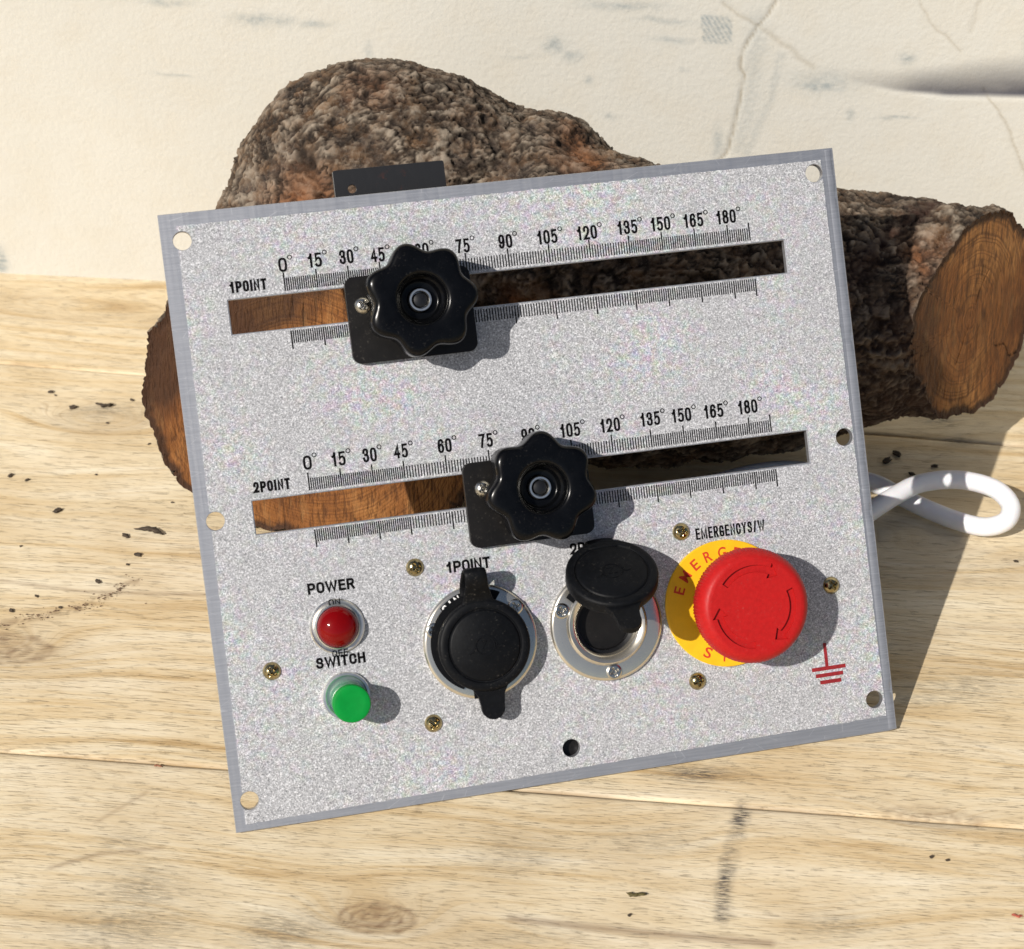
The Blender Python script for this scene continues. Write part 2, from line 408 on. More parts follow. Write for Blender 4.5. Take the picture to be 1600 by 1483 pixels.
for i, (x, y) in enumerate([(72.1, 82.2), (18.9, 53.5), (71.9, 27.4), (168.0, 82.1), (221.2, 55.6), (167.7, 28.3)]):
    o = link('screw', screw_mesh('screw', 3.15, 1.9, rot=[.3, .75, .9, 1.2, .5, .2][i]), M['brass'], panel, smooth='edge', loc=(x, y, .22))

# clamp sliders: slide plate > star knob, nut, stud, screw
LOB = lambda R0, A, ph: (lambda r, z, a: r*(1+A*math.cos(7*(a-ph))))
def slider(u0, v0, u1, v1, kx, ky, ph, sx, sy, sc_r):
    sp = link('slide_plate', mesh('slide_plate', *extrude(rrect(u0, v0, u1, v1, 3.2), [], .3, 3.1)), M['steel_black'], panel)
    bevel(sp, .7, 3); sp.data.shade_smooth(); sp.data.set_sharp_from_angle(angle=R(50))
    A = .088
    def rm(r, z, a):
        if r < 12.5: return r
        k = min(1, (r-12.5)/4.5)
        c = math.cos(7*(a-ph)); c = c-.04*math.cos(14*(a-ph))
        return r*(1+A*k*c)
    prof = [(9, 5.4), (9, 9), (15.5, 9.2), (17.2, 9.7), (17.7, 10.8), (17.8, 14), (17.9, 19.6), (17.75, 20.6), (17.3, 21.5), (16.5, 22.1), (15.3, 22.4), (13.6, 22.5), (11.0, 22.5), (9.6, 22.45), (9.0, 22.2), (8.6, 21.7),
            (8.4, 20.4), (8.3, 18.2), (8.0, 17.4), (7.2, 17.2), (6.9, 16.6), (6.6, 14.6), (6.1, 14.3), (4.4, 14.2)]
    k = link('star_knob', mesh('star_knob', *lathe(prof, 168, rm)), M['knob'], sp, smooth=True, loc=(kx, ky, 0))
    k = link('collar', mesh('collar', *lathe([(9.5, 3.1), (9.5, 5.4), (8.9, 5.6), (0, 5.6)], 40)), M['bore'], sp, smooth='edge', loc=(kx, ky, 0))
    link('insert_ring', mesh('insert_ring', *lathe([(4.2, 14.2), (3.95, 14.6), (3.9, 16.6), (3.7, 17.0), (3.1, 17.0), (2.9, 16.7), (2.85, 13), (0, 13)], 40)), M['chrome_satin'], sp, smooth='edge', loc=(kx, ky, 0))
    link('stud', mesh('stud', *lathe([(2.6, 13.05), (2.6, 15.6), (2.2, 16.2), (1.2, 16.5), (0, 16.6)], 32)), M['bore'], sp, smooth='edge', loc=(kx, ky, 0))
    link('screw', screw_mesh('slider_screw', 2.9, 1.5, rot=sc_r), M['nickel'], sp, smooth='edge', loc=(sx, sy, 3.1))
    return sp
slider(59.4, 154.2, 103.0, 184.0, 83.1, 173.0, R(103), 65.0, 174.0, .8)
slider(92.2, 86.1, 136.5, 115.8, 116.2, 105.0, R(84), 98.7, 106.4, .5)
br = link('bracket', mesh('bracket', *join(extrude(rrect(61.6, 150, 101.1, 222.5, .8, 3), [circ(67.8, 215.6, 1.5, 20)], -14.5, -12.4), box(63, 150, -14.6, 99, 152.2, -3.1))), None, panel)
g = G('rusty_black_steel'); o_ = g.obj()
rm_ = g.ramp(g.noise(o_, 160, 4, .7), [(.56, 0.), (.68, 1.)]); loc_ = g.n('VectorMath', operation='DISTANCE'); g.put(loc_.inputs[0], o_); loc_.inputs[1].default_value = (.083, .214, -.012)
lm = g.ramp(loc_.outputs['Value'], [(.002, 1.), (.0065, 0.)])
c = g.mix(g.math('MULTIPLY', rm_, lm), (.012, .012, .013), (.14, .03, .008))
br.data.materials.append(g.fin(c, .4, 0, g.bump(g.noise(o_, 300, 4), .00008))); bevel(br, .3, 2)
br2 = link('bracket', mesh('bracket', *join(extrude(rrect(94.5, 82, 134, 152, .8, 3), [], -14.5, -12.4), box(96, 82, -14.6, 132, 84.2, -3.1))), br.data.materials[0], panel); bevel(br2, .3, 2)
hs = [(6, -3.1), (97, -3.1), (97, -46), (34, -46)]
Vh = [(u, v, w_) for u in (22, 226) for v, w_ in hs]
link('unseen_rear_box', mesh('unseen_rear_box', Vh, [(0, 1, 2, 3), (7, 6, 5, 4), (0, 4, 5, 1), (1, 5, 6, 2), (2, 6, 7, 3), (3, 7, 4, 0)]), M['steel_black'], panel)  # unseen box, enlarged to darken the space behind the slots

# sockets
def radial_arc_text(body, cx, cy, r, a0, da, h, wd, z, bold=.0, inv=False):
    out = []
    for i, ch in enumerate(body):
        a = R(a0+da*i); V, F = text(ch, -wd[i]/2 if isinstance(wd, list) else -wd/2, -h/2, wd[i]/2 if isinstance(wd, list) else wd/2, h/2, 0, bold)
        rot = a+math.pi/2 if inv else a-math.pi/2
        M4 = Matrix.Translation((cx+r*math.cos(a), cy+r*math.sin(a), z)) @ Matrix.Rotation(rot, 4, 'Z')
        out.append(xf((V, F), M4))
    return join(*out)
def cap_set(parent, M4):
    """rubber dust cap in its own frame: disc centre at origin, tab towards -y, strap towards +y"""
    def add(name, vf, mat, sm, par):
        return link(name, mesh(name, *xf(vf, M4)), mat, par, smooth=sm)
    prof = [(0, -3.2), (13, -3.2), (14.5, -3.0), (15.6, -2.6), (16.0, -1.8), (16.0, 1.4), (15.7, 2.0), (15.0, 2.4), (13.5, 2.5), (13.0, 2.35), (12.75, 1.9), (12.4, 1.85), (12.15, 2.3), (11.7, 2.55), (0, 2.6)]
    cap = add('dust_cap', lathe(prof, 72), M['rubber'], 'edge', parent)
    # pull tab
    pts = [(-8, -13.0), (-6.0, -15.2), (-4.6, -17.6), (-4.1, -21)]+[(4.1*math.cos(a), -22.0+4.1*math.sin(a)) for a in [R(180+x) for x in range(0, 181, 15)]]+[(4.1, -21), (4.6, -17.6), (6.0, -15.2), (8, -13.0)]
    t = add('pull_tab', extrude(pts, [], -1.6, .9), M['rubber'], False, cap); bevel(t, .5, 2)
    e = [extrude(circ(0, 0, 3.5, 28), [circ(0, 0, 3.1, 28)], 2.6, 2.85)]
    def stroke(ps, wd=.3):
        o = []
        for (x0, y0), (x1, y1) in zip(ps, ps[1:]):
            d = math.hypot(x1-x0, y1-y0); nx, ny = -(y1-y0)/d*wd/2, (x1-x0)/d*wd/2
            o.append(extrude([(x0-nx, y0-ny), (x1-nx, y1-ny), (x1+nx, y1+ny), (x0+nx, y0+ny)], [], 2.6, 2.82))
        return o
    e += stroke([(-1.9, 1.4), (.6, 1.7), (-1.4, -1.2), (1.7, -1.2)])+stroke([(1.6, 1.9), (3, 2.3), (4.2, .2), (3.4, -1.6)])
    e += stroke([(-6, -2.2), (-4.6, -1.8), (-3.6, -.4)])+stroke([(3.8, -.6), (5.2, -1.0), (6.6, -.6)])
    add('emblem', join(*e), M['rubber'], False, cap)
    return cap
def strap(parent, path, wds, th=1.3, x0=0., tilt=0.):
    V = []; F = []; n = len(path)
    for i, ((y, z), wd) in enumerate(zip(path, wds)):
        a = path[max(0, i-1)]; b = path[min(n-1, i+1)]
        d = math.hypot(b[0]-a[0], b[1]-a[1]); ny, nz = -(b[1]-a[1])/d*th/2, (b[0]-a[0])/d*th/2
        xo = x0+tilt*i
        V += [(xo-wd/2, y+ny, z+nz), (xo+wd/2, y+ny, z+nz), (xo+wd/2, y-ny, z-nz), (xo-wd/2, y-ny, z-nz)]
    for i in range(n-1):
        for k in range(4): a = i*4+k; b = i*4+(k+1) % 4; F.append((a, b, b+4, a+4))
    F += [(3, 2, 1, 0), tuple(4*(n-1)+k for k in range(4))]
    o = link('cap_strap', mesh('cap_strap', V, F), M['rubber'], parent, smooth=True)
    ss = o.modifiers.new('sub', 'SUBSURF'); ss.levels = ss.render_levels = 2
    return o
def curve_path(P, n=26):
    out = []
    m = len(P)
    for s in range(n+1):
        t = s/n*(m-1); i = min(int(t), m-2); f = t-i
        p0 = P[max(0, i-1)]; p1 = P[i]; p2 = P[i+1]; p3 = P[min(m-1, i+2)]
        out.append(tuple(.5*((2*b)+(c_-a)*f+(2*a-5*b+4*c_-d)*f*f+(-a+3*b-3*c_+d)*f**3) for a, b, c_, d in zip(p0, p1, p2, p3)))
    return out
def flange(cx, cy, dome):
    if dome: prof = [(20.1, .22), (20.1, 1.5), (19.6, 2.1), (18.9, 2.3), (14.6, 2.5), (14.3, 3.0), (13.6, 3.5), (12.2, 3.1), (11.2, 2.3), (10.8, 1.4), (10.8, -12)]
    else: prof = [(20.1, .22), (20.1, 1.5), (19.6, 2.1), (18.9, 2.3), (14.3, 2.45), (13.9, 3.2), (12, 3.3), (11, 2.6), (10.8, -12)]
    return link('socket_flange', mesh('socket_flange', *lathe(prof, 96)), M['chrome'], panel, smooth='edge', loc=(cx, cy, 0))
def socket_inside(fl):
    link('socket_core', mesh('socket_core', *lathe([(10.75, -1.2), (9.6, -1.6), (9.2, -3.5), (8.8, -6), (0, -6)], 48)), M['bore'], fl, smooth='edge')
    for a in (40, 130, 220, 310):
        x, y = 4.6*math.cos(R(a)), 4.6*math.sin(R(a))
        p = link('contact_pin', mesh('contact_pin', *lathe([(1.9, -6), (1.9, -3.4), (1.5, -3.2), (1.35, -4.4), (0, -4.4)], 24)), M['nickel'], fl, smooth='edge', loc=(x, y, 0))
f1 = flange(*SOCK[0], False); f2 = flange(*SOCK[1], True)
socket_inside(f2)
sm = screw_mesh('flange_screw', 2.75, .9, True, .3)
for fl, an in ((f1, (159, 38, -81)), (f2, (149+7, 34, -88))):
    for a in an: link('screw', sm, M['nickel'], fl, smooth='edge', loc=(17.0*math.cos(R(a)), 17.0*math.sin(R(a)), 2.25))
# black label arc with white letters on the first flange, black crescent built in for the cap's reflection
arc = [(18.6*math.cos(R(a)), 18.6*math.sin(R(a))) for a in range(62, 137, 3)]+[(14.6*math.cos(R(a)), 14.6*math.sin(R(a))) for a in range(136, 61, -3)]
la = link('name_plate', mesh('name_plate', *extrude(arc, [], 2.4, 2.75)), M['rubber'], f1)
link('lettering', mesh('lettering', *radial_arc_text('SING', 0, 0, 17.0, 130, -8.6, 2.8, [1.9, .65, 1.9, 2.0], 2.82, .03)), M['white_ink'], la)
gk = [(17.3*math.cos(R(a))-.4, 17.3*math.sin(R(a))) for a in range(100, 246, 4)]+[(10.6*math.cos(R(a)), 10.6*math.sin(R(a))) for a in range(245, 99, -4)]
link('flange_crescent', mesh('flange_crescent', *extrude(gk, [], 2.35, 3.2)), M['rubber'], f1)
link('tab_reflection', mesh('tab_reflection', *box(-4.6, -19.4, 2.3, 1.0, -14, 3.1)), M['rubber'], f1)  # black piece built in for the tab's reflection in the flange
rz = Matrix.Rotation(R(1.5), 4, 'Z')
cap_set(f1, Matrix.Translation((.2, -.5, 7.6)) @ rz)
strap(f1, curve_path([(12, 8.8), (15.5, 9.2), (18.5, 11), (21.5, 13.6), (24.5, 14.6), (26.2, 13.4), (26.0, 11), (24, 8), (21.5, 5), (19, 3.6), (16, 3.2)]),
      [14.5, 13.5, 12.2, 11.2, 10.4, 9.8, 9.2, 8.8, 8.6, 8.5]+[8.4]*17, 1.5, -.2, -.06)
th = R(50)
M2 = Matrix.Translation((.6, 18.3, 17)) @ Matrix.Rotation(R(2), 4, 'Z') @ Matrix.Rotation(-th, 4, 'X')
cap_set(f2, M2)
strap(f2, curve_path([(27.5, 9.6), (29.2, 6.2), (29.8, 3.6), (28.5, 1.9), (25.5, 1.9), (21, 2.6), (16, 3.0)]), [13, 12, 11.4, 11]+[10.5]*23, 1.5, .6, -.02)
link('flange_crescent', mesh('flange_crescent', *extrude([(17.6*math.cos(R(a)), 17.6*math.sin(R(a))) for a in range(40, 142, 4)]+[(14.4*math.cos(R(a)), 14.4*math.sin(R(a))) for a in range(141, 39, -4)], [], 2.3, 3.1)), M['rubber'], f2)

# pilot lamp and push button
bz = link('lamp_bezel', mesh('lamp_bezel', *lathe([(9.5, .22), (9.5, .8), (9.0, 1.3), (8.5, 1.2), (7.9, 1.0), (7.7, 2.6), (7.35, 2.9), (7.2, 2.4), (0, 2.4)], 64)), M['chrome_satin'], panel, smooth='edge', loc=(42.9, 65.7, 0))
link('lens', mesh('lens', *lathe([(7.1, 2.5)]+[(7.15*math.cos(R(a)), 3.0+5.2*math.sin(R(a))) for a in range(0, 90, 9)]+[(0, 8.2)], 64)), M['lens'], bz, smooth=True)
link('lettering', mesh('lettering', *join(label('ON', -2.0, 7.4, 2.0, 9.6, 1.36, .4, .4), label('OFF', -2.9, -10.4, 2.6, -8.0, 1.36, .4, .4))), M['ink'], bz)
bb = link('button_bezel', mesh('button_bezel', *lathe([(8.4, .22), (8.4, 1.4), (8.1, 2.0), (7.3, 2.1), (6.95, 1.8), (6.9, .6), (0, .5)], 64)), M['chrome_satin'], panel, smooth='edge', loc=(43.1, 41.4, 0))
link('button_stem', mesh('button_stem', *lathe([(6.5, .5), (6.35, 9.8), (6.25, 11.2), (0, 11.2)], 64)), M['green_side'], bb, smooth='edge', loc=(.6, -.9, 0))
link('button_cap', mesh('button_cap', *lathe([(6.5, 11.0), (6.5, 13.2), (6.2, 13.8), (5.6, 14.0), (4, 13.8), (0, 13.6)], 64)), M['green'], bb, smooth='edge', loc=(.6, -1.0, 0))

# emergency stop
yr = link('warning_ring', mesh('warning_ring', *lathe([(22.7, .22), (22.7, 1.2), (22.4, 1.45), (11, 1.45), (11, .3)], 96)), M['yellow'], panel, smooth='edge', loc=(181.6, 54.6, 0))
wl = {'M': 3.2, 'I': .6}
t1 = radial_arc_text('EMERGENCY', 0, 0, 18.3, 158, -17.1, 3.9, [2.5, 3.3, 2.5, 2.8, 3.0, 2.5, 2.9, 2.9, 3.0], 1.48, .016)
t2 = radial_arc_text('STOP', 0, 0, 18.9, -119, 19, 3.9, [2.8, 2.8, 3.1, 2.6], 1.48, .016, True)
link('lettering', mesh('lettering', *join(t1, t2)), M['ring_ink'], yr)
HD = (3.6, .3, 0)
link('stop_neck', mesh('stop_neck', *lathe([(13.5, 1.5), (13.5, 3.6), (12.2, 4.2), (11.5, 4.6), (11.5, 14)], 64)), M['rubber'], yr, smooth='edge', loc=HD)
KN = lambda r, z, a: r+(.13*(1 if math.sin(110*a) > 0 else -1) if r > 18.9 and z < 20.5 else 0)
hprof = [(r_*1.03 if r_ > 12 else r_, z_-.8*(24-z_)/10) for r_, z_ in [(11, 14.0), (17.2, 14.0), (18.4, 14.2), (18.8, 14.7), (19.3, 15.4), (19.45, 18.9), (19.3, 20.2), (18.85, 21.6), (18.1, 22.8), (17.2, 23.6), (16.4, 23.95), (15.7, 24.0)]]
hd = link('stop_head', mesh('stop_head', *lathe(hprof, 440, KN)), M['red'], yr, smooth='edge', loc=HD)
def arrow(a0, a1, r0=13.3, wd=1.25, hw=2.9, hl=15):
    s = -1 if a1 < a0 else 1; am = a1-s*hl; n = 12
    o = [((r0+wd)*math.cos(R(a0+(am-a0)*i/n)), (r0+wd)*math.sin(R(a0+(am-a0)*i/n))) for i in range(n+1)]
    i_ = [((r0-wd)*math.cos(R(a0+(am-a0)*i/n)), (r0-wd)*math.sin(R(a0+(am-a0)*i/n))) for i in range(n+1)]
    h1 = ((r0+hw)*math.cos(R(am)), (r0+hw)*math.sin(R(am))); h2 = ((r0-hw)*math.cos(R(am)), (r0-hw)*math.sin(R(am)))
    tip = (r0*math.cos(R(a1)), r0*math.sin(R(a1)))
    return o+[h1, tip, h2]+i_[::-1]
arr = [arrow(140, 48), arrow(20, -66), arrow(-96, -186)]
link('stop_face', mesh('stop_face', *join(extrude(circ(0, 0, 16.3, 96), arr, 22.8, 24.05), extrude(circ(0, 0, 16.2, 60), [], 22.5, 22.95))), M['red'], hd)
bevel(C.objects[-1] if False else bpy.data.objects['stop_face'], .2, 2, 50)

# ------------------------------------------------------------------ ground far below the tabletop
gd = link('ground', mesh('ground', [(-3e4, -3e4, -740), (3e4, -3e4, -740), (3e4, 3e4, -740), (-3e4, 3e4, -740)], [(0, 1, 2, 3)]), simple('pale_concrete', (.42, .37, .29), .9, 0, .15, 6, 0, .1))
tag(gd, kind='structure')

# ------------------------------------------------------------------ table planks
PS = -.094                                     # plank direction slope in plan
ang = math.atan(PS); sd = Vector((math.cos(ang), math.sin(ang))); td = Vector((-math.sin(ang), math.cos(ang)))
def st(x, y): return x*sd.x+y*sd.y, x*td.x+y*td.y
def nz(a, b, c=0., sc_=1.): return noise.noise(Vector((a*sc_, b*sc_, c)))
def vnoise(X, Y, fx, fy, seed=0, octv=3):
    """cheap periodic-free value noise on arrays"""
    out = np.zeros_like(X); amp = 1.; tot = 0
    for o in range(octv):
        x = X*fx*2**o+17.3*o+seed*3.1; y = Y*fy*2**o+9.7*o+seed*7.7
        xi = np.floor(x).astype(np.int64); yi = np.floor(y).astype(np.int64); fx_ = x-xi; fy_ = y-yi
        fx_ = fx_*fx_*(3-2*fx_); fy_ = fy_*fy_*(3-2*fy_)
        def h(a, b):
            q = (a*374761393+b*668265263+seed*1442695041+o*97531) & 0x7fffffff
            q = ((q ^ (q >> 13))*1274126177) & 0x7fffffff
            return ((q ^ (q >> 16)) & 0xffff)/65535.
        v = (h(xi, yi)*(1-fx_)+h(xi+1, yi)*fx_)*(1-fy_)+(h(xi, yi+1)*(1-fx_)+h(xi+1, yi+1)*fx_)*fy_
        out += (v*2-1)*amp; tot += amp; amp *= .5
    return out/tot
def segdist(X, Y, P):
    d = np.full(X.shape, 1e9)
    for (x0, y0), (x1, y1) in zip(P, P[1:]):
        L = (x1-x0)**2+(y1-y0)**2; t = np.clip(((X-x0)*(x1-x0)+(Y-y0)*(y1-y0))/L, 0, 1)
        d = np.minimum(d, np.hypot(X-x0-t*(x1-x0), Y-y0-t*(y1-y0)))
    return d
def grid_mesh(name, P, attrs):
    """P: (m, n, 3) array in mm -> quad grid with point attributes"""
    m, n, _ = P.shape; me = bpy.data.meshes.new(name)
    me.vertices.add(m*n); me.vertices.foreach_set('co', (P.reshape(-1)*S).astype(np.float32))
    i, j = np.meshgrid(np.arange(m-1), np.arange(n-1), indexing='ij'); a = (i*n+j).ravel()
    q = np.stack([a, a+n, a+n+1, a+1], 1).astype(np.int32)
    me.loops.add(q.size); me.loops.foreach_set('vertex_index', q.ravel())
    me.polygons.add(len(q)); me.polygons.foreach_set('loop_start', np.arange(0, q.size, 4, dtype=np.int32))
    me.update(calc_edges=True); me.validate()
    for k, v in attrs.items():
        at = me.attributes.new(k, 'FLOAT', 'POINT'); at.data.foreach_set('value', v.reshape(-1).astype(np.float32))
    me.shade_smooth()
    return me
def sm(x, a, b): t = np.clip((x-a)/(b-a), 0, 1); return t*t*(3-2*t)

def wood_mat():
    g = G('pale_softwood')
    gr = g.attr('grain'); s = g.attr('along'); t = g.attr('across'); sid = g.attr('board')
    v1 = g.comb(g.math('MULTIPLY', s, .008), g.math('MULTIPLY', gr, .11), sid)
    v2 = g.comb(g.math('MULTIPLY', s, .028), g.math('MULTIPLY', gr, 1.25), sid)
    v3 = g.comb(g.math('MULTIPLY', s, .14), g.math('MULTIPLY', t, 2.1), sid)
    n1 = g.noise(v1, 1, 4, .6, .3); n2 = g.noise(v2, 1, 3, .6); n3 = g.noise(v3, 1, 3, .6)
    c = g.ramp(n1, [(.30, (.47, .315, .145)), (.40, (.66, .51, .30)), (.50, (.74, .62, .42)), (.68, (.81, .72, .545))])
    c = g.mix(g.ramp(n2, [(.34, .4), (.47, 0.)]), c, (.48, .34, .18))
    c = g.mix(g.ramp(n2, [(.55, 0.), (.72, .3)]), c, (.80, .71, .53))
    c = g.mix(g.ramp(n3, [(.29, .5), (.36, 0.)]), c, (.34, .235, .14))
    c = g.mix(g.ramp(n3, [(.60, 0.), (.74, .4)]), c, (.84, .76, .60))
    bl = g.noise(g.comb(g.math('MULTIPLY', s, .02), g.math('MULTIPLY', t, .03), sid), 1, 4, .6)
    c = g.mix(g.ramp(bl, [(.40, 0.), (.66, .55)]), c, (.58, .44, .255))
    c = g.mix(g.attr('warm'), c, (.20, .115, .06))
    dk = g.math('MULTIPLY', g.attr('dirt'), g.ramp(g.noise(g.comb(g.math('MULTIPLY', s, .22), g.math('MULTIPLY', t, 1.7), 3.), 1, 4, .7), [(.38, 0.), (.58, 1.)]))
    c = g.mix(dk, c, (.085, .075, .068))
    h = g.math('ADD', g.math('MULTIPLY', n3, .6), g.math('MULTIPLY', n2, .4))
    h2 = g.ramp(n3, [(.28, 0.), (.42, 1.)])
    nb = g.bump(h, .0005, .7); nb = g.bump(h2, .0004, .7, nb)
    return g.fin(c, g.math('MULTIPLY_ADD', n2, .2, .46), 0., nb, **{'Specular IOR Level': .35})
M['wood'] = wood_mat()
def fine_axis(a, b, step, lo, hi):
    core = list(np.arange(a, b+step*.5, step)); out = []
    x = a; d = step
    while x > lo: d *= 1.35; x -= d; out.append(max(x, lo))
    out = out[::-1]+core; x = core[-1]; d = step
    while x < hi: d *= 1.35; x += d; out.append(min(x, hi))
    return np.array(out)
SS = fine_axis(-190, 335, 1.25, -700, 800)
KNOTS = [(50, -35.5, 15, 7.0, 7.5, .95), (-93, 250, 20, 8, 12, .2), (-106, 97, 26, 10, 12, .75), (239, 9, 18, 6, 4, .55), (-20, 330, 60, 14, 9, .08), (-145, 350, 50, 10, 8, .12), (262, 150, 40, 12, 9, .1), (120, -90, 20, 9, 8, .4), (300, 95, 50, 14, 8, .1)]
SMEAR = [(175, 14), (171, 1), (166, -17), (163, -35)]
SCUFF = [(-112, 108), (-93, 115), (-74, 122), (-57, 138)]
DIRT = [(-29, -24, 16, 12, .30), (-31, -39, 22, 10, .35), (20, -41, 16, 7, .4), (94, -44, 20, 4, .22), (142, -2, 18, 6, .2), (199, -39, 14, 5, .3), (262, 75, 22, 8, .28), (247, 68, 10, 5, .3), (-39, -2, 8, 4, .25), (-90, 260, 14, 5, .4), (95, -8, 16, 9, .22), (287, 252, 8, 4, .5), (293, 236, 6, 5, .4), (160, 30, 12, 4, .6)]
def plank(t0, t1, sid, parent, gap=.7, red=False):
    """t0, t1: functions of s giving the long edges"""
    nt_ = max(8, int(230/1.25*.6)); 
    w_ = abs(t1(0)-t0(0)); nt_ = int(w_/1.25)
    f = np.linspace(0, 1, nt_)
    e0 = np.array([t0(s) for s in SS])+gap/2; e1 = np.array([t1(s) for s in SS])-gap/2
    e0 = e0+.18*np.array([nz(s, sid*5, 0, .06) for s in SS]); e1 = e1+.18*np.array([nz(s, sid*5+2, 0, .06) for s in SS])
    Sg = np.repeat(SS[:, None], nt_, 1); T = e0[:, None]+(e1-e0)[:, None]*f[None]
    X = Sg*sd.x+T*td.x; Y = Sg*sd.y+T*td.y
    edge = np.minimum(T-e0[:, None], e1[:, None]-T)
    Z = .18*vnoise(X, Y, .02, .03, sid)-.55*np.exp(-edge/.45)*1.0
    gr = T+16*vnoise(Sg, T, .006, .016, sid+1, 2)+3.0*vnoise(Sg, T, .02, .05, sid+2, 2)
    warm = np.zeros_like(X); dirt = np.zeros_like(X)
    for kx, ky, a, b, K, st_ in KNOTS:
        ks, kt = st(kx, ky); d2 = ((Sg-ks)/a)**2+((T-kt)/b)**2
        gr = gr+K*2.2*np.exp(-d2*.5); wob = .25*vnoise(X, Y, .15, .15, 5)
        if st_ > .3:
            rr = np.sqrt(d2)
            core = 1-sm(rr+wob, .55, .8); ring = np.exp(-((rr+wob*.6-.85)/.12)**2)
            warm = np.maximum(warm, st_*core*(.55+.22*np.sin(rr*26+5*wob)+.35*(vnoise(X, Y, .35, .35, 6) > .35))+ring*st_*(.55+.8*np.abs(vnoise(X, Y, .2, .2, 16)))); Z -= .12*core
            warm = np.maximum(warm, .22*st_*np.exp(-d2*.35))
            Z -= .25*ring*(vnoise(X, Y, .4, .4, 8) > .1)
        else: warm = np.maximum(warm, st_*np.exp(-d2*.6)+.12*np.exp(-((np.sqrt(d2)-1)/.16)**2))
    d = segdist(X, Y, SMEAR); dirt = np.maximum(dirt, np.clip(.85-1.1*vnoise(X, Y, .07, .10, 9), 0, 1)*(1-sm(d+2.0*vnoise(X, Y, .16, .5, 11), 1.0, 4.2)))
    d = segdist(X, Y, SCUFF); q = vnoise(X, Y, .12, .12, 13)
    warm = np.maximum(warm, .45*(1-sm(d+4*np.abs(q), 1.0, 4.5))*(vnoise(X, Y, .5, .5, 14) > -.1)); Z -= .25*(1-sm(d, 0, 3))*(q > 0)
    for x, y, a, b, k in DIRT: dirt = np.maximum(dirt, k*1.6*np.exp(-(((X-x)/a)**2+((Y-y)/b)**2)))
    for L_, k in (([(-112, 138), (-77, 131), (-28, 129)], .5), ([(94, -36), (140, -42), (178, -46)], .65), ([(-61, -14), (-46, -8), (-25, -5)], .5), ([(-49, 7), (-34, 21)], .35), ([(60, 8), (63, 18)], .2)):
        d = segdist(X, Y, L_); warm = np.maximum(warm, k*np.exp(-(d/(.9 if k < .55 else 1.4))**2))
    warm = np.maximum(warm, .35*np.exp(-edge/1.1)*sm(vnoise(X, Y, .03, .3, 15), -.3, .4))
    # down-turned long edges so that each board has thickness
    P = np.stack([X, Y, Z], 2)
    def skirt(row, dz): r = row.copy(); r[:, 2] += dz; return r[:, None, :]
    P = np.concatenate([skirt(P[:, 0], -18), skirt(P[:, 0], -1.0), P, skirt(P[:, -1], -1.0), skirt(P[:, -1], -18)], 1)
    ext = lambda A: np.concatenate([A[:, :1], A[:, :1], A, A[:, -1:], A[:, -1:]], 1)
    me = grid_mesh('plank', P, {'grain': ext(gr), 'along': ext(Sg), 'across': ext(T), 'board': ext(np.full_like(X, sid*3.7)), 'warm': ext(np.clip(warm, 0, .9)), 'dirt': ext(np.clip(dirt, 0, 1))})
    return link('plank', me, M['wood'], parent)
table = bpy.data.objects.new('plank_table', None); C.objects.link(table)
tag(table, 'pale softwood plank tabletop with knots and scuffs under the panel and log', 'table')
def line(p, q_):
    a = st(*p); b = st(*q_); k = (b[1]-a[1])/(b[0]-a[0]); return lambda s: a[1]+k*(s-a[0])
Lw = line((-166.4, 392), (-83.7, 384.3)); Lu = line((-147.6, 299.9), (321, 231.7)); Lm = line((-90, 41.4), (270.5, 4.4))
Lf = lambda s: -150.; Lff = lambda s: -330.
plank(Lu, Lw, 1, table); plank(Lm, Lu, 2, table, .9); plank(Lf, Lm, 3, table, 1.2); plank(Lff, Lf, 4, table)
ub = link('light_stop_board', mesh('light_stop_board', *box(-640, -300, -24, 740, 380, -18.2)), simple('light_stop_dark', (.10, .06, .035), .7), table)  # slab added under the planks to block light in the gaps

# ------------------------------------------------------------------ wall
def wall_mat():
    g = G('cream_plaster'); o = g.obj()
    n = g.noise(o, 420, 4, .6); n2 = g.noise(o, 60, 4, .6); n3 = g.noise(o, 8, 4, .55)
    c = g.mix(g.ramp(n3, [(.3, 0.), (.7, 1.)]), (.585, .57, .515), (.62, .605, .55))
    c = g.mix(g.ramp(n2, [(.35, .25), (.55, 0.)]), c, (.575, .53, .44))
    sm_ = g.math('MULTIPLY', g.math('MULTIPLY', g.attr('smudge'), 1.9, clamp=True), g.ramp(g.noise(g.map(o, (1, 1, 1.6)), 300, 3, .7), [(.3, .25), (.6, 1.)]))
    c = g.mix(sm_, c, (.27, .31, .32)); c = g.mix(g.attr('crack'), c, (.30, .25, .17))
    c = g.mix(g.attr('shadow_streak'), c, (.07, .07, .09))
    nb = g.bump(n, .0006, .5); nb = g.bump(n2, .0004, .3, nb)
    return g.fin(c, .85, 0., nb, **{'Specular IOR Level': .06})
wx = fine_axis(0, 520, 1.1, -500, 1000); wz = fine_axis(-22, 185, 1.1, -23, 700)
X, Z = np.meshgrid(wx, wz, indexing='ij')
xw = X+1.6*vnoise(X, Z, .12, .12, 31, 3); zw = Z+1.6*vnoise(X, Z, .12, .12, 32, 3)
crack = np.zeros_like(X); smu = np.zeros_like(X); dep = .15*vnoise(X, Z, .02, .02, 30, 3)
